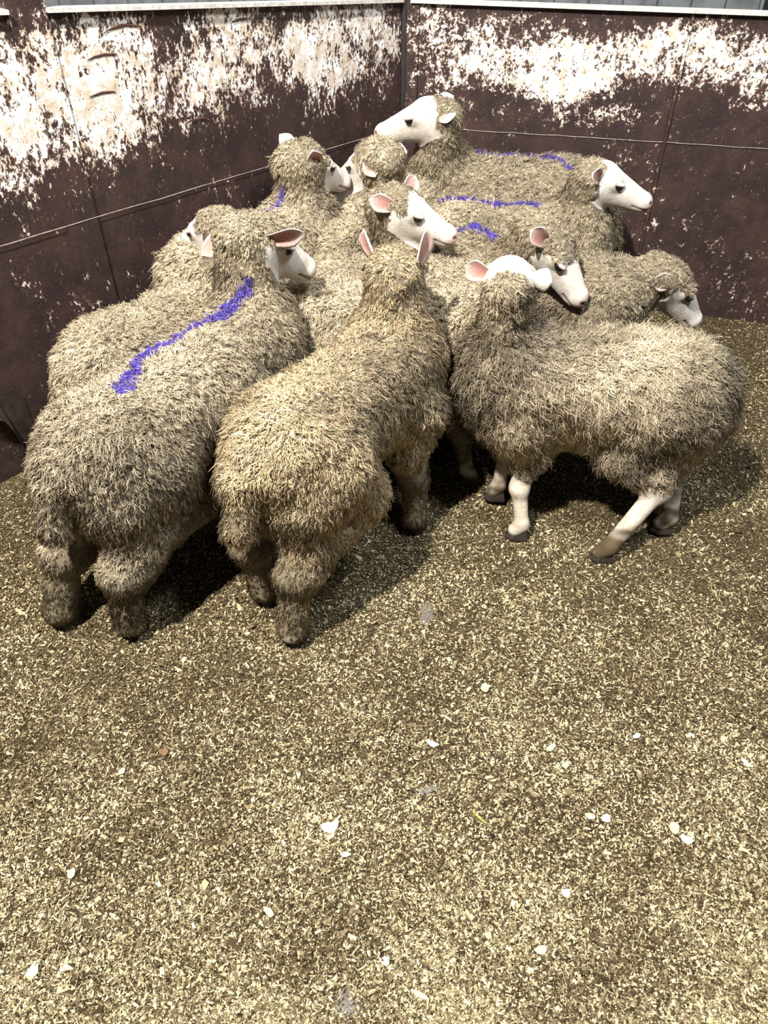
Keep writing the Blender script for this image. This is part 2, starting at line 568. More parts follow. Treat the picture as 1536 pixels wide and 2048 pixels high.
def hair_obj(name, pts, rad, col, nrm, parent, mat):
    """pts (n,k,3) strands"""
    n, k = pts.shape[:2]
    cu = bpy.data.hair_curves.new(name)
    cu.add_curves([k] * n)
    cu.attributes['position'].data.foreach_set('vector', pts.astype(np.float32).ravel())
    a = cu.attributes.get('radius') or cu.attributes.new('radius', 'FLOAT', 'POINT')
    a.data.foreach_set('value', rad.astype(np.float32).ravel())
    a = cu.attributes.new('col', 'FLOAT_COLOR', 'CURVE')
    c4 = np.ones((n, 4), np.float32); c4[:, :3] = col
    a.data.foreach_set('color', c4.ravel())
    a = cu.attributes.new('sn', 'FLOAT_VECTOR', 'CURVE')
    a.data.foreach_set('vector', nrm.astype(np.float32).ravel())
    cu.materials.append(mat)
    o = bpy.data.objects.new(name, cu)
    return link(o, parent)

def ear_mesh(parent, base, d, nrm, length, width, pink):
    """leaf-shaped cupped ear: d along the ear, nrm = the way the opening faces"""
    d = unit(d); nrm = unit(nrm - d * (nrm @ d)); sd = np.cross(d, nrm)
    nl, nw = 10, 8
    verts = []; cols = []
    for layer in (0, 1):
        for i in range(nl + 1):
            t = i / nl
            w = width * (0.46 + 0.54 * math.sin(math.pi * min(1, t / 0.95 * 0.62 + 0.0)) ) * (1 - max(0, (t - .62) / .38) ** 2.2) + 0.001
            for j in range(nw + 1):
                q = j / nw * 2 - 1
                cup = 0.55 * (1 - 0.45 * t)
                p = base + d * (length * t) + sd * (q * w * (1 - 0.18 * cup * q * q)) + nrm * (w * cup * q * q - 0.12 * length * t * t)
                thick = 0.0035 * (1 - 0.6 * abs(q))
                p = p + nrm * (thick if layer == 0 else -thick)
                verts.append(p)
                if layer == 0:
                    e = max(abs(q), t * 0.9) ** 3
                    cols.append(np.array(pink) * (1 - e) + np.array([0.74, 0.66, 0.62]) * e)
                else:
                    cols.append([0.80, 0.76, 0.73])
    faces = []
    W1 = nw + 1; L1 = (nl + 1) * W1
    for i in range(nl):
        for j in range(nw):
            a = i * W1 + j
            faces.append((a, a + W1, a + W1 + 1, a + 1))
            faces.append((L1 + a, L1 + a + 1, L1 + a + W1 + 1, L1 + a + W1))
    for i in range(nl):
        for j in (0, nw):
            a = i * W1 + j
            q = (a, a + W1, L1 + a + W1, L1 + a)
            faces.append(q if j else q[::-1])
    for j in range(nw):
        a = nl * W1 + j
        faces.append((a, L1 + a, L1 + a + 1, a + 1))
    return mesh_np('ear', verts, faces, M_SKIN, parent, True, np.array(cols))

def ellipsoid(name, c, ax, r, mat, parent, nu=14, nv=10):
    """ax: 3x3 rows, r: radii"""
    vs_ = []
    for i in range(nv + 1):
        th = math.pi * i / nv
        for j in range(nu):
            ph = 2 * math.pi * j / nu
            l = np.array([math.sin(th) * math.cos(ph) * r[0], math.sin(th) * math.sin(ph) * r[1], math.cos(th) * r[2]])
            vs_.append(c + l @ ax)
    f = [(i * nu + j, (i + 1) * nu + j, (i + 1) * nu + (j + 1) % nu, i * nu + (j + 1) % nu) for i in range(nv) for j in range(nu)]
    return mesh_np(name, vs_, f, mat, parent)

def hoof_mesh(parent, c, fwd, s):
    """cloven hoof: two wedge-shaped claws side by side"""
    fwd = unit(V(fwd[0], fwd[1], 0)); sd = V(-fwd[1], fwd[0], 0)
    bm = bmesh.new()
    for q in (-1, 1):
        low = [(-.030, .003), (.040, .003), (.043, .012), (.020, .027), (-.028, .024)]
        top = [(-.022, .003), (.012, .003), (.014, .010), (.004, .020), (-.020, .018)]
        ring = []
        for prof, z in ((low, 0.0), (low, 0.008), (top, 0.045)):
            ring.append([bm.verts.new(Vector(c + s * (fwd * x + sd * (q * y)) + V(0, 0, z * s))) for x, y in prof])
        n = len(low)
        for a in range(2):
            for i in range(n):
                bm.faces.new((ring[a][i], ring[a][(i + 1) % n], ring[a + 1][(i + 1) % n], ring[a + 1][i]))
        bm.faces.new(ring[0]); bm.faces.new(ring[2])
    bmesh.ops.recalc_face_normals(bm, faces=bm.faces)
    return bm_obj('hoof', bm, M_HOOF, parent)

GRID = 0.0085
def make_sheep(sp):
    seed = sp['seed']
    r = np.random.default_rng(seed)
    s = sp.get('s', 1.0)
    R = V(*sp['R'], 0); W = V(*sp['W'], 0)
    root = V(*((R + W) / 2)); R = R - root; W = W - root
    f = unit(W - R); l = V(-f[1], f[0], 0); U = V(0, 0, 1)
    lift = sp.get('lift', 0.0)
    Z = lambda z: V(0, 0, z * s + lift)
    fat = sp.get('fat', 1.0) * s
    poll = V(*sp['poll']) - root; nose = V(*sp['nose']) - root
    n = unit(nose - poll)
    up = unit(V(*sp.get('up', (0, 0, 1)))); lat = unit(np.cross(up, n)); up = np.cross(n, lat)   # lat = animal's left
    hs = sp.get('hs', s)
    B = Blob()
    # trunk
    B.cone(R + Z(.485), W + Z(.48), .138 * fat, .138 * fat, .03)
    B.cone(R + .10 * s * f + Z(.425), W + Z(.405), .128 * fat, .130 * fat, .08)
    B.ball(R - .05 * s * f + Z(.47), .138 * fat, .08)
    for q in (-1, 1):
        B.ball(R - .075 * s * f + q * .060 * s * l + Z(.395), .092 * fat, .06)
    B.ball(R - .150 * s * f + Z(.48), .040 * s, .07)                       # dock
    B.cone(R - .180 * s * f + Z(.475), R - .215 * s * f + Z(.375), .040 * s, .032 * s, .012)   # docked tail
    B.ball(W + .09 * s * f + Z(.43), .118 * fat, .09)
    B.ball(W + .05 * s * f + Z(.51), .112 * fat, .07)
    # neck
    nb = W + .10 * s * f + Z(.50)
    ne = poll - .05 * hs * n - .018 * hs * up
    B.cone(nb, ne, .100 * s * sp.get('neck', 1.0), (.068 if sp.get('wool_head') else .060) * s, .08)
    # head
    h = hs
    B.ball(poll, .060 * h, .05)
    B.cone(poll + .02 * h * n + .004 * h * up, poll + .165 * h * n - .022 * h * up, .054 * h, .030 * h, .025)
    B.cone(poll + .01 * h * n - .030 * h * up, poll + .150 * h * n - .044 * h * up, .048 * h, .021 * h, .03)
    B.ball(poll + .178 * h * n - .028 * h * up, .027 * h, .02)
    for q in (-1, 1):
        B.ball(poll + .05 * h * n + q * .040 * h * lat + .016 * h * up, .024 * h, .018)      # brow and cheekbone
        B.cut(poll + .066 * h * n + q * .066 * h * lat + .010 * h * up, poll + .067 * h * n + q * .066 * h * lat + .010 * h * up, .013 * h, .013 * h, .008)
    # legs
    hoofs = sp.get('hoofs', {})
    wl_ = sp.get('leg', 1.0)
    feet = []
    for key, q in (('fl', 1), ('fr', -1)):
        hf = V(*hoofs[key][:2], 0) - root if key in hoofs else W + .02 * s * f + q * .085 * s * l + V(0, 0, 0)
        hz = hoofs[key][2] if key in hoofs and len(hoofs[key]) > 2 else 0.0
        hf = V(hf[0], hf[1], 0); hf[2] = hz
        sh = W + .03 * s * f + q * .095 * s * l + Z(.37)
        el = W - .01 * s * f + q * .092 * s * l + Z(.28)
        kn = el * .44 + (hf) * .56; kn[2] = hz + (.175 * s); kn = kn + f * .018 * s
        ft = hf + V(0, 0, .055 * s) - f * .006
        B.cone(sh, el, .080 * s, .052 * s, .05)
        B.cone(el, kn, .048 * s * wl_, .029 * s * wl_, .03)
        B.ball(kn, .030 * s * wl_, .015)
        B.cone(kn, ft, .025 * s * wl_, .022 * s * wl_, .015)
        B.cone(ft, hf + V(0, 0, .03 * s) + f * .012, .024 * s * wl_, .024 * s, .015)
        feet.append((hf, f))
    for key, q in (('hl', 1), ('hr', -1)):
        hf = V(*hoofs[key][:2], 0) - root if key in hoofs else R - .07 * s * f + q * .085 * s * l
        hz = hoofs[key][2] if key in hoofs and len(hoofs[key]) > 2 else 0.0
        hf = V(hf[0], hf[1], hz)
        hip = R + .02 * s * f + q * .080 * s * l + Z(.42)
        st = R + .09 * s * f + q * .100 * s * l + Z(.30)
        rest = R - .07 * s * f + q * .085 * s * l
        off = (hf - rest); off[2] = 0
        hk = R - .105 * s * f + q * .085 * s * l + off * .42 + V(0, 0, .21 * s + hz * .5)
        ft = hf + V(0, 0, .055 * s) - f * .012
        B.cone(hip, st, .105 * s, .075 * s, .05)
        B.cone(st, hk, .070 * s, .036 * s * wl_, .035)
        B.cone(R - .06 * s * f + q * .070 * s * l + Z(.36), hk * .85 + st * .15, .085 * s, .038 * s * wl_, .05)
        B.ball(hk, .037 * s * wl_, .02)
        B.cone(hk, ft, .030 * s * wl_, .025 * s * wl_, .018)
        B.cone(ft, hf + V(0, 0, .03 * s) + f * .012, .026 * s * wl_, .025 * s, .015)
        feet.append((hf, f))
    D, lo = surface_nets_grid(B)
    vtx, fc = surface_nets(D, lo, GRID)
    # finer face
    me = bpy.data.meshes.new('tmp')
    me.vertices.add(len(vtx)); me.vertices.foreach_set('co', vtx.astype(np.float32).ravel())
    me.loops.add(fc.size); me.loops.foreach_set('vertex_index', fc.astype(np.int32).ravel())
    me.polygons.add(len(fc)); me.polygons.foreach_set('loop_start', np.arange(0, fc.size, 4, dtype=np.int32))
    me.update(calc_edges=True)
    bm = bmesh.new(); bm.from_mesh(me)
    bpy.data.meshes.remove(me)
    hc = poll + .08 * h * n
    if sp.get('face', True):
        ok = (np.linalg.norm(vtx - hc, axis=1) < .15 * h) & ((vtx - poll) @ n > -.02)
        es = [e for e in bm.edges if ok[e.verts[0].index] and ok[e.verts[1].index]]
        bmesh.ops.subdivide_edges(bm, edges=es, cuts=1, use_grid_fill=True)
    bmesh.ops.triangulate(bm, faces=[q for q in bm.faces if len(q.verts) > 4])
    me = bpy.data.meshes.new('body')
    bm.to_mesh(me); bm.free()
    P = np.empty(len(me.vertices) * 3, np.float32); me.vertices.foreach_get('co', P); P = P.reshape(-1, 3).astype(float)
    for it in range(2):
        P -= B.grad(P) * B.eval(P)[:, None] * 0.9
    # face details cut into the finer mesh
    rel = P - poll
    a_, b_, c_ = rel @ n / h, rel @ lat / h, rel @ up / h
    N = B.grad(P)
    nost = np.minimum(np.linalg.norm(np.stack([a_ - .197, np.abs(b_) - .0165, c_ + .018], -1) / V(1.5, 1.0, .8), axis=-1), 1)
    nm = np.exp(-(nost / .0075) ** 2)
    mouthline = np.exp(-((c_ + .046 - .05 * (.2 - a_)) / .0040) ** 2) * (a_ > .135) * (a_ < .22)
    P -= N * (nm * .005 + mouthline * .0025)[:, None] * h
    me.vertices.foreach_set('co', P.astype(np.float32).ravel())
    me.polygons.foreach_set('use_smooth', np.ones(len(me.polygons), bool))
    # wool mask
    zl = (P[:, 2] - lift) / s
    bare_z = sp.get('bare_z', .20)
    wline = sp.get('wool_line', -.01)
    cheek = sp.get('cheek', -.012)
    tb = np.clip(a_, -.02, .19)
    axis_c = -.012 - .10 * tb
    inhead = (np.sqrt(b_ ** 2 + (c_ - axis_c) ** 2) < .078) & (a_ > -.07) & (a_ < .24)
    facelim = np.where(c_ > .012, wline, cheek) + .012 * wavy(P, 60, seed) + .008 * wavy(P, 190, seed + 3)
    wool = np.ones(len(P))
    wool[inhead & (a_ > facelim)] = 0
    rad_ax = np.linalg.norm(P[:, :2], axis=1)
    wool[(zl < bare_z + .03 * wavy(P, 30, seed + 1)) & ~inhead] = 0
    lump = .0045 * wavy(P, 38, seed + 70) + .003 * wavy(P, 75, seed + 71)
    P = P + N * (lump * wool * np.clip(zl / .3, .3, 1) * s)[:, None]
    me.vertices.foreach_set('co', P.astype(np.float32).ravel())
    # colours
    skin = np.tile(V(.70, .665, .63), (len(P), 1))
    tint = V(*sp.get('tint', (.56, .47, .33)))
    skin *= (1 + .05 * wavy(P, 90, seed + 2))[:, None]
    yel = np.clip(.5 + .8 * wavy(P, 35, seed + 8), 0, 1) * .35
    skin = skin * (1 - yel[:, None] * .5) + V(.70, .58, .40) * yel[:, None] * .5
    pinkz = np.clip((a_ - .170) / .025, 0, 1) * inhead
    skin = skin * (1 - .55 * pinkz[:, None]) + V(.66, .42, .36) * .55 * pinkz[:, None]
    eyez = np.exp(-(np.linalg.norm(np.stack([a_ - .066, np.abs(b_) - .052, c_ - .010], -1), axis=-1) / .019) ** 2) * inhead
    skin = skin * (1 - .5 * eyez[:, None]) + V(.55, .40, .38) * .5 * eyez[:, None]
    dk = np.clip(nm * 1.3 + mouthline * .8, 0, 1) * inhead
    skin = skin * (1 - dk[:, None]) + V(.08, .035, .03) * dk[:, None]
    legz = (~inhead) & (wool < .5)
    mud = np.clip(.38 + .7 * wavy(P, 30, seed + 4) + .6 * wavy(P, 95, seed + 5) + (0.12 - zl) * 5.0, 0, 1) * sp.get('mud', .8)
    skin[legz] *= V(.82, .78, .72)
    skin[legz] = skin[legz] * (1 - mud[legz][:, None]) + V(.10, .075, .045) * mud[legz][:, None]
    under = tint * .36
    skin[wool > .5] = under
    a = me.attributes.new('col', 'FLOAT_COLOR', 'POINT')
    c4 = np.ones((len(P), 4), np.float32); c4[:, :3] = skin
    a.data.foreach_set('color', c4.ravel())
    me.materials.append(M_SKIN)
    emp = bpy.data.objects.new('sheep', None)
    emp.empty_display_size = .1
    emp.location = root
    link(emp)
    tag(emp, sp['label'], 'sheep', 'sheep crowded into the corner of the pen')
    body = link(bpy.data.objects.new('body', me), emp)
    # eyes
    for q in (-1, 1):
        c = poll + (.066 * n + q * .0505 * lat + .010 * up) * h
        od = unit(q * lat + .25 * n + .1 * up)
        ax = np.stack([n, np.cross(od, n), od]); ax[1] = unit(ax[1]); ax[0] = unit(np.cross(ax[1], ax[2]))
        e = ellipsoid('eye', c, ax, V(.0160, .0130, .0115) * h, M_EYE, emp)
        lid = ellipsoid('eyelid', c + (.0078 * up - .0012 * od) * h, ax, V(.0205, .0085, .0130) * h, M_LID, e, 12, 8)
    # ears
    for q, key in ((1, 'ear_l'), (-1, 'ear_r')):
        d, face_, ln = sp.get(key, (None, None, 1.0))
        d = V(*d) if d else q * lat * 1.0 - n * .35 + up * .12
        face_ = V(*face_) if face_ else n * .8 + q * lat * .2 - up * .2
        c = poll + (-.012 * n + q * .046 * lat + .016 * up) * h + unit(d) * .006
        pk = sp.get('pink', (.52, .25, .22))
        ear_mesh(emp, c, d, face_, .098 * h * ln, .030 * h, pk)
    for (hf, fw) in feet:
        hoof_mesh(emp, hf + V(0, 0, 0.004), fw, s * 1.0)
    # fleece: locks of crimped strands
    nl = int(sp['locks'] * LOCK); ks = 6; kp = 5
    me.calc_loop_triangles()
    T = np.empty(len(me.loop_triangles) * 3, np.int32); me.loop_triangles.foreach_get('vertices', T); T = T.reshape(-1, 3)
    wt = wool[T].min(1)
    A = np.linalg.norm(np.cross(P[T[:, 1]] - P[T[:, 0]], P[T[:, 2]] - P[T[:, 0]]), axis=1) * wt
    cen = P[T].mean(1)
    nz = N[T].mean(1)[:, 2]
    A *= np.where(nz < -.55, .35, 1.0)
    pick = r.choice(len(T), nl, p=A / A.sum())
    u1 = np.sqrt(r.random(nl)); u2 = r.random(nl)
    w3 = np.stack([1 - u1, u1 * (1 - u2), u1 * u2], 1)
    Q = (P[T[pick]] * w3[..., None]).sum(1)
    NN = (N[T[pick]] * w3[..., None]).sum(1); NN /= np.linalg.norm(NN, axis=1, keepdims=True)
    z_ = (Q[:, 2] - lift) / s
    qa = (Q - poll) @ n / h
    qhead = np.linalg.norm(Q - poll, axis=1) < .13 * h
    down = np.tile(V(0, 0, -1.), (nl, 1)) - .35 * f
    down = down - NN * (down * NN).sum(1, keepdims=True)
    steep = np.clip(1 - np.abs(NN[:, 2]), 0, 1)
    jit = np.stack([wavy(Q, 45, seed + 20 + i) for i in range(3)], 1) * .55 + r.normal(0, .28, (nl, 3))
    dirn = NN * .8 + down * (.25 + .55 * steep)[:, None] * sp.get('hang', 1.0) + jit * .55
    dirn -= NN * np.minimum((dirn * NN).sum(1) - .25, 0)[:, None]
    dirn /= np.linalg.norm(dirn, axis=1, keepdims=True)
    L = sp.get('len', .0130) * s * r.uniform(.7, 1.25, nl) * (1 + .25 * wavy(Q, 30, seed + 31))
    gap = wavy(Q * V(1, 1, .5), 300, seed + 33)
    L = L * (1 + .28 * np.clip(gap, -1.2, 1.2))
    L = np.where(qhead, L * .62, L)
    L = np.where(z_ < .27, L * .6, L)
    # lock tints: cream wool, soiled patches with an irregular outline, stained tips
    cr = V(*sp.get('cream', (.70, .57, .39)))
    g = np.clip(.58 + .75 * wavy(Q, 9, seed + 40) + .35 * wavy(Q, 40, seed + 41), 0, 1)
    grey = V(.27, .22, .155)
    soil = min(1, sp.get('soil', .5) * 1.35)
    colr = cr * (1 - g[:, None] * soil) + grey * g[:, None] * soil
    colr = colr * r.uniform(.72, 1.22, nl)[:, None]
    colr = colr * np.clip(1 + .30 * gap, .45, 1.35)[:, None]  # shade between locks painted into the colour: shorter locks darker
    dirt = (r.random(nl) < .05 + .05 * (g > .7)) 
    colr[dirt] *= .35
    mudl = np.clip((.30 - z_) * 4 + .5 * wavy(Q, 22, seed + 43), 0, 1) * sp.get('legmud', .75)
    colr = colr * (1 - mudl[:, None]) + V(.13, .10, .055) * mudl[:, None]
    t1 = np.cross(NN, r.normal(0, 1, (nl, 3))); t1 /= np.linalg.norm(t1, axis=1, keepdims=True)
    t2 = np.cross(NN, t1)
    spread = math.sqrt(1.15 / nl) * .62
    spread = min(max(spread, .0035), .009)
    ang = r.uniform(0, 6.283, (nl, ks)); rr_ = np.sqrt(r.random((nl, ks))) * spread * 1.25
    offs = t1[:, None] * (np.cos(ang) * rr_)[..., None] + t2[:, None] * (np.sin(ang) * rr_)[..., None]
    tt = np.linspace(0, 1, kp)
    ph = r.uniform(0, 6.283, (nl, 1)) + r.normal(0, .5, (nl, ks))
    Ls = L[:, None] * r.uniform(.8, 1.12, (nl, ks))
    sj = r.normal(0, .24, (nl, ks, 3))
    pts = np.empty((nl, ks, kp, 3))
    for i, t in enumerate(tt):
        conv = 1 - .45 * t
        curl = .30 * t * (.4 + .6 * t)
        lean = down * (.35 * t * t)
        pts[:, :, i] = (Q - NN * .003)[:, None] + offs * conv + (dirn[:, None] + lean[:, None] + sj) * (Ls * t)[..., None] \
            + (t1[:, None] * np.cos(ph + 7.5 * t)[..., None] + t2[:, None] * np.sin(ph + 7.5 * t)[..., None]) * (Ls * curl)[..., None]
    rad = np.tile(np.array([1.0, 1.0, .95, .8, .35]) * .00095 * sp.get('thick', 1.0), (nl * ks, 1))
    cs = np.repeat(colr, ks, 0) * r.uniform(.85, 1.15, (nl * ks, 1))
    sn = NN[:, None] * .75 + dirn[:, None] * .35 + offs / spread * .35
    sn /= np.linalg.norm(sn, axis=-1, keepdims=True)
    sn = sn.reshape(-1, 3)
    pts = pts.reshape(-1, kp, 3)
    # sprayed purple mark
    pm = np.zeros(nl * ks, bool)
    if 'paint' in sp:
        tipz = pts[:, 3, :] + root
        line = [V(*q) for q in sp['paint']]
        dmin = np.full(len(tipz), 9.)
        for i in range(len(line) - 1):
            a0, b0 = line[i][:2], line[i + 1][:2]
            ab = b0 - a0
            t = np.clip(((tipz[:, :2] - a0) @ ab) / (ab @ ab), 0, 1)
            w = line[i][2] * (1 - t) + line[i + 1][2] * t
            dmin = np.minimum(dmin, np.linalg.norm(tipz[:, :2] - a0 - t[:, None] * ab, axis=1) / w)
        pm = (dmin < 1 + .35 * wavy(tipz, 70, seed + 60) + r.normal(0, .15, len(tipz))) & (tipz[:, 2] > .42) & (tipz[:, 2] < sp.get('pz', .72))
    fo = hair_obj('fleece', pts[~pm], rad[~pm], cs[~pm], sn[~pm], emp, M_WOOL)
    tag(fo, kind='stuff')
    if pm.any():
        pc = np.tile(V(.085, .05, .38), (pm.sum(), 1)) * r.uniform(.6, 1.5, (pm.sum(), 1)) + r.uniform(0, .05, (pm.sum(), 1))
        po = hair_obj('paint_stripe', pts[pm], rad[pm], pc, sn[pm], emp, M_WOOL)
        tag(po, 'purple marker paint sprayed on the wool', kind='stuff')
    return emp

def surface_nets_grid(B):
    return B.grid(GRID)

LOCK = 1.5
FLOCK = [
 dict(key='A', seed=11, R=(-.69, 1.595), W=(-.435, 2.015), s=1.09, hs=1.10, poll=(-.362, 2.16, .825), nose=(-.235, 2.245, .735), wool_head=True, wool_line=.05, cheek=.0,
      hoofs=dict(hl=(-.905, 1.45), hr=(-.70, 1.41)), leg=1.5, bare_z=.03, locks=19000, soil=.46, fat=.95, legmud=1.0,
      ear_l=((-.85, -.35, -.35), (-.1, -.9, .5), 1.4), ear_r=((1, -.1, .12), (.1, -.8, -.25), 1.0),
      paint=[(-.64, 1.61, .023), (-.635, 1.72, .020), (-.606, 1.82, .018), (-.531, 1.915, .018), (-.446, 1.99, .017), (-.385, 2.035, .013)], pz=.77,
      label='woolly sheep at the front left, long purple stripe on its back, rump to the viewer'),
 dict(key='B', seed=12, R=(-.83, 2.08), W=(-.61, 2.36), s=.97, poll=(-.534, 2.42, .757), nose=(-.66, 2.50, .70), wool_head=True, wool_line=.03, ear_l=((.9, -.1, -.2), (0, 1, 0), .5), ear_r=((.3, .9, -.2), (0, 1, 0), .5),
      locks=13000, soil=.35, label='unmarked sheep squeezed between the left wall and the purple-striped front sheep'),
 dict(key='C', seed=13, R=(-.228, 1.595), W=(-.015, 1.925), s=1.10, hs=1.12, poll=(.038, 2.06, .775), nose=(.10, 2.25, .70), wool_head=True, wool_line=.06, cheek=.03,
      hoofs=dict(hl=(-.34, 1.53), hr=(-.245, 1.38), fl=(-.11, 1.93), fr=(.10, 1.83)), leg=1.35, bare_z=.03, locks=18000, legmud=1.0, soil=.50, fat=.91, cream=(.72, .55, .33),
      ear_l=((-.5, .1, .8), (-.7, -.3, .1), .85), ear_r=((.35, .1, .9), (.75, -.55, .1), .9),
      label='unmarked sheep front centre, seen from behind with muddy woolly hind legs and both ears up'),
 dict(key='M', seed=14, R=(.82, 1.95), W=(.445, 1.98), s=.98, hs=1.12, poll=(.346, 2.02, .762), nose=(.39, 2.22, .705), wool_line=-.075, cheek=-.04,
      hoofs=dict(fl=(.43, 1.80), fr=(.375, 1.97, .02), hl=(.68, 1.70), hr=(.90, 1.83)), locks=20000, len=.021, soil=.62, fat=1.05, bare_z=.23, mud=1.0,
      ear_l=((-.75, 0, .25), (-.9, -.2, .3), .62), ear_r=((.9, -.3, .0), (.1, .9, -.2), .55),
      label='unmarked sheep at the right front, side on and striding left, head turned away'),
 dict(key='L', seed=15, R=(-.19, 2.31), W=(.19, 2.27), s=1.0, poll=(.36, 2.22, .58), nose=(.50, 2.18, .46),
      hoofs=dict(fr=(.29, 2.08)), mud=1.0, bare_z=.1, locks=11000, soil=.35, label='half-hidden sheep behind the front centre one, only its pale back and chest showing'),
 dict(key='I', seed=16, R=(-.12, 2.54), W=(.30, 2.52), s=.97, poll=(.525, 2.40, .715), nose=(.638, 2.335, .595), wool_head=True, wool_line=.068, cheek=.0,
      ear_r=((-.5, -.5, .55), (.3, -.8, .1), .8), ear_l=((.0, 1, -.2), (.5, 0, 0), .8), hs=1.1,
      locks=12000, soil=.35, label='sheep with a woolly forehead and lowered head, just behind the white-polled right front sheep'),
 dict(key='J', seed=17, R=(.39, 2.76), W=(.69, 2.50), s=1.0, poll=(.955, 2.46, .567), nose=(1.10, 2.47, .437), wool_head=True, wool_line=.05, cheek=.0,
      ear_r=((-.9, -.35, .1), (.3, -.75, .1), .75), ear_l=((.0, 1, -.4), (.5, 0, 0), .8), hs=1.1,
      locks=11000, soil=.55, paint=[(.265, 2.80, .016), (.32, 2.76, .016), (.39, 2.69, .016)], label='sheep at the far right hanging its head low beside the right wall'),
 dict(key='F', seed=18, R=(.10, 3.12), W=(.09, 2.74), s=1.07, hs=1.03, poll=(.055, 2.58, .762), nose=(.228, 2.54, .709), wool_line=.02, cheek=-.01,
      ear_r=((-.75, -.35, .35), (.35, -.85, .1), .9), ear_l=((.5, .4, .55), (.4, -.8, .3), .8),
      locks=9000, soil=.4, paint=[(.015, 3.22, .03), (.04, 3.27, .03)], label='white-faced sheep in the middle of the flock looking right, dark eye, ears spread'),
 dict(key='D', seed=19, R=(-.565, 2.515), W=(-.345, 2.775), s=1.14, hs=1.0, pz=.775, neck=.85, poll=(-.268, 2.86, .815), nose=(-.14, 2.97, .745), wool_head=True, wool_line=.045, cheek=.03,
      ear_l=((-.6, .2, .6), (-.2, .9, 0), .9), ear_r=((.05, -.75, .55), (.3, -.7, -.4), .8),
      locks=11000, soil=.3, paint=[(-.454, 2.66, .022), (-.415, 2.70, .010), (-.367, 2.74, .012), (-.34, 2.79, .022)],
      label='sheep by the left wall with a short purple squiggle on its shoulders, facing away'),
 dict(key='E', seed=20, R=(-.12, 2.74), W=(-.09, 3.0), s=1.05, poll=(-.042, 2.98, .789), nose=(-.18, 3.07, .71), wool_head=True, wool_line=.035, cheek=.02,
      ear_l=((.35, -.65, -.45), (-.1, -.7, .6), .7), ear_r=((.95, -.1, .05), (.0, -.8, .5), .9),
      locks=9000, soil=.6, label='greyish sheep seen from behind, nose to nose with the sheep by the left wall'),
 dict(key='G', seed=21, R=(.70, 3.20), W=(.32, 3.26), s=1.16, hs=1.08, pz=.84, poll=(.173, 3.20, .884), nose=(-.025, 3.22, .845), wool_line=-.03, cheek=-.03,
      ear_l=((.95, -.3, -.02), (-.3, .4, -.85), .85), ear_r=((.8, .35, .3), (.0, .9, -.3), .8),
      locks=11000, soil=.4, paint=[(.355, 3.29, .014), (.463, 3.27, .014), (.58, 3.25, .013), (.669, 3.19, .012), (.72, 3.12, .010)], label='tallest white-faced sheep at the back against the right wall, looking left'),
 dict(key='H', seed=22, R=(.30, 2.97), W=(.66, 2.95), s=1.03, hs=1.03, poll=(.786, 2.90, .751), nose=(.96, 2.86, .708), wool_line=.0, cheek=-.01,
      ear_r=((-.35, -.75, .35), (.4, -.7, .1), .8), ear_l=((-.5, .8, -.4), (0, 1, 0), .6),
      locks=12000, soil=.4, paint=[(.207, 2.975, .014), (.341, 2.965, .012), (.433, 2.945, .012), (.582, 2.945, .014)], label='white-faced sheep looking right beside the bare right wall, purple line along its back'),
]
for sp in FLOCK:
    make_sheep(sp)


# ------------------------------------------------------------------ DETAILS
# bent skirt plate at the foot of the left wall
bm = bmesh.new()
prof = [(1.90, .0, .05), (1.955, .01, .07), (1.97, .03, .18), (2.0, .045, .27), (2.10, .05, .36), (2.35, .05, .42)]
top = [(1.90, .004, .30), (1.95, .004, .32), (1.99, .004, .36), (2.04, .004, .42), (2.14, .004, .46), (2.35, .004, .50)]
lo_ = [bm.verts.new(p) for p in prof]; up_ = [bm.verts.new(p) for p in top]
for i in range(5):
    bm.faces.new((lo_[i], lo_[i + 1], up_[i + 1], up_[i]))
r_ = bmesh.ops.solidify(bm, geom=bm.faces[:], thickness=0.006)
bmesh.ops.recalc_face_normals(bm, faces=bm.faces)
bm_obj('skirt_plate', bm, plain('bent_rusty_steel', rgb(0.10, 0.075, 0.065), 0.55, 0.5, 25), wl)

# larger pale chips that can be told apart
M_CHIP = plain('pale_wood_chip', rgb(0.66, 0.56, 0.34), 0.8, 0.25, 120)
M_CHIPW = plain('white_wood_chip', rgb(0.76, 0.70, 0.54), 0.8, 0.2, 120)
M_STRAW = plain('yellow_straw', rgb(0.72, 0.55, 0.08), 0.7, 0.2, 120)
M_BROWN = plain('brown_bark', rgb(0.20, 0.11, 0.05), 0.8, 0.3, 90)
def chip(x, y, a, b, yaw, mat, label, seed, curl=.25, name='wood_chip'):
    rn = random.Random(seed)
    bm = bmesh.new()
    nn = 11
    cv = []
    for layer in (0, 1):
        ring = []
        for i in range(nn):
            t = 2 * math.pi * i / nn
            k_ = rn.uniform(.72, 1.08) if layer == 0 else None
            if layer == 0: cv.append(k_)
            px = a * math.cos(t) * cv[i]; py = b * math.sin(t) * cv[i]
            pz = curl * (px * px) / a + .25 * curl * py + (0.0012 if layer else 0)
            ring.append(bm.verts.new((px, py, pz)))
        c = bm.verts.new((0, 0, (0.0012 if layer else 0)))
        for i in range(nn):
            bm.faces.new((ring[i], ring[(i + 1) % nn], c))
        if layer == 0: first = ring
    for i in range(nn):
        bm.faces.new((first[i], first[(i + 1) % nn], ring[(i + 1) % nn], ring[i]))
    bmesh.ops.recalc_face_normals(bm, faces=bm.faces)
    o = bm_obj(name, bm, mat)
    o.location = (x, y, float(ground_h(np.array(x), np.array(y))) + .0055)
    o.rotation_euler = (rn.uniform(-.15, .15), rn.uniform(-.15, .15), yaw)
    tag(o, label, 'wood chip' if name == 'wood_chip' else 'straw')
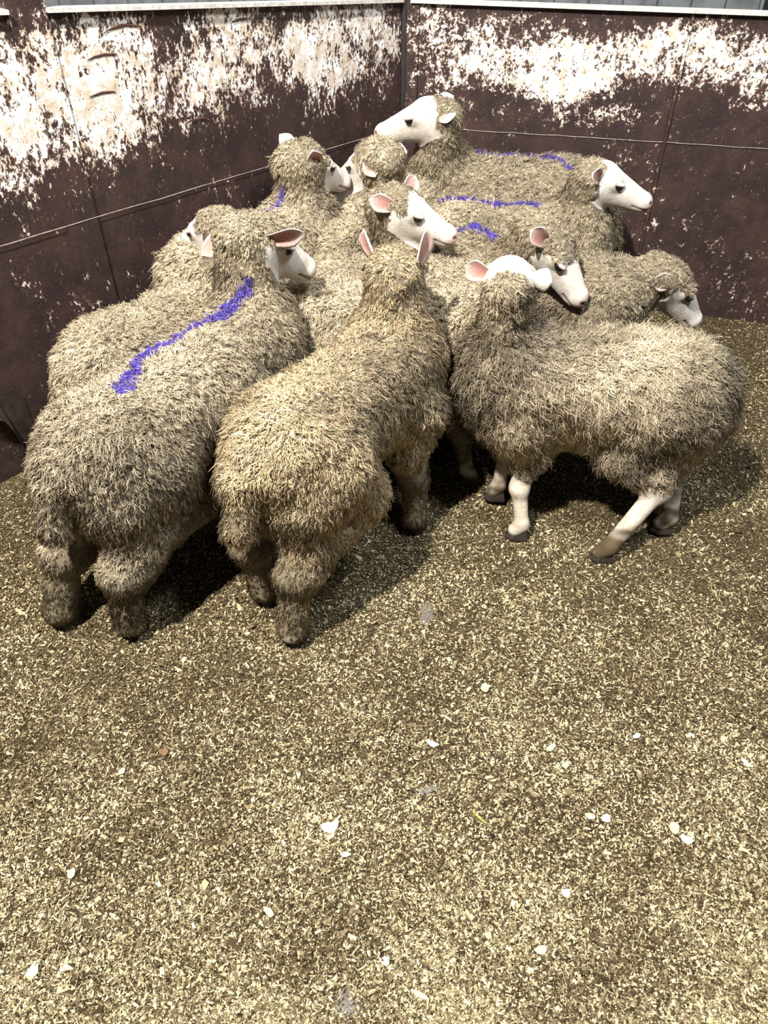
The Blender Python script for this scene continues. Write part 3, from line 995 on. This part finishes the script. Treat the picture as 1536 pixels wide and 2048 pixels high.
chip(.267, 1.215, .016, .013, 1.0, M_CHIP, 'squarish pale wood chip on the floor below the right front sheep', 1)
chip(-.123, .837, .021, .015, 0.3, M_CHIPW, 'large curled white wood chip in the middle foreground of the floor', 2, .5)
chip(-.086, .774, .011, .007, 0.2, M_CHIPW, 'small white wood chip just below the large curled white one', 3)
chip(.474, .861, .013, .009, -.4, M_CHIP, 'yellowish wood chip, left one of a touching pair right of centre', 4)
chip(.507, .853, .011, .010, .9, M_CHIPW, 'rounded white wood chip, right one of a touching pair right of centre', 5)
chip(.655, .831, .013, .015, .2, M_CHIP, 'yellowish wood chip beside a brighter white one at the right', 6)
chip(.675, .802, .017, .012, -.5, M_CHIPW, 'bright white wood chip beside a yellowish one at the right', 7, .4)
chip(-.696, .54, .014, .012, .4, M_CHIPW, 'white wood chip at the lower left corner of the floor', 8, .4)
chip(.12, 1.048, .019, .008, -.35, M_CHIPW, 'long pale wood chip on the floor just right of centre', 9, .4)
chip(-.538, 1.021, .012, .010, .3, M_BROWN, 'flat tan brown wood chip on the floor at the left', 10, .1)
chip(-.63, .974, .010, .008, .5, M_CHIP, 'yellowish wood chip left of the tan brown one', 11)
chip(-.677, .731, .010, .012, .1, M_CHIP, 'amber wood chip near the left edge of the floor', 12)
chip(.41, 1.035, .018, .007, .5, M_CHIP, 'torn tan wood chip on the floor right of centre', 13, .5)
chip(-.239, .648, .017, .007, -.8, M_CHIP, 'long narrow pale wood chip in the lower centre foreground', 14, .4)
chip(.002, .558, .010, .009, .6, M_CHIPW, 'white wood chip at the bottom centre of the floor', 15, .5)
chip(.877, .994, .017, .006, -.9, M_CHIPW, 'slender white wood chip near the right edge of the floor', 16, .2)
chip(.627, 1.063, .012, .007, .5, M_CHIPW, 'small white wood chip above the right-hand chip pair', 17)
chip(.386, .689, .011, .010, .2, M_CHIPW, 'crumpled white wood chip in the lower right foreground', 18, .5)
chip(.316, .576, .013, .010, .2, M_CHIP, 'pale yellow wood chip near the bottom edge right of centre', 19)
chip(.07, .50, .020, .005, -.5, M_CHIP, 'splinter-shaped pale wood chip at the bottom edge of the floor', 20, .2)
chip(.22, .855, .024, .0022, -.75, M_STRAW, 'bright yellow straw stalk lying on the shavings', 21, .1, 'straw_stalk')

# bare damp concrete showing through the bedding
def bare_patch(x, y, a, b, yaw, seed):
    rn = random.Random(seed); bm = bmesh.new()
    c = bm.verts.new((0, 0, .004)); ring = []
    for i in range(16):
        t = 2 * math.pi * i / 16; k_ = rn.uniform(.75, 1.1)
        ring.append(bm.verts.new((a * k_ * math.cos(t), b * k_ * math.sin(t), -.001)))
    for i in range(16): bm.faces.new((ring[i], ring[(i + 1) % 16], c))
    o = bm_obj('bare_concrete', bm, plain('damp_concrete', rgb(.16, .14, .12), .6, .4, 150), fl)
    o.location = (x, y, float(ground_h(np.array(x), np.array(y))) + .003); o.rotation_euler = (0, 0, yaw)
bare_patch(.125, 1.475, .022, .05, -.1, 3)
bare_patch(-.075, .475, .03, .035, 0, 5)
bare_patch(.10, .93, .03, .012, .3, 6)
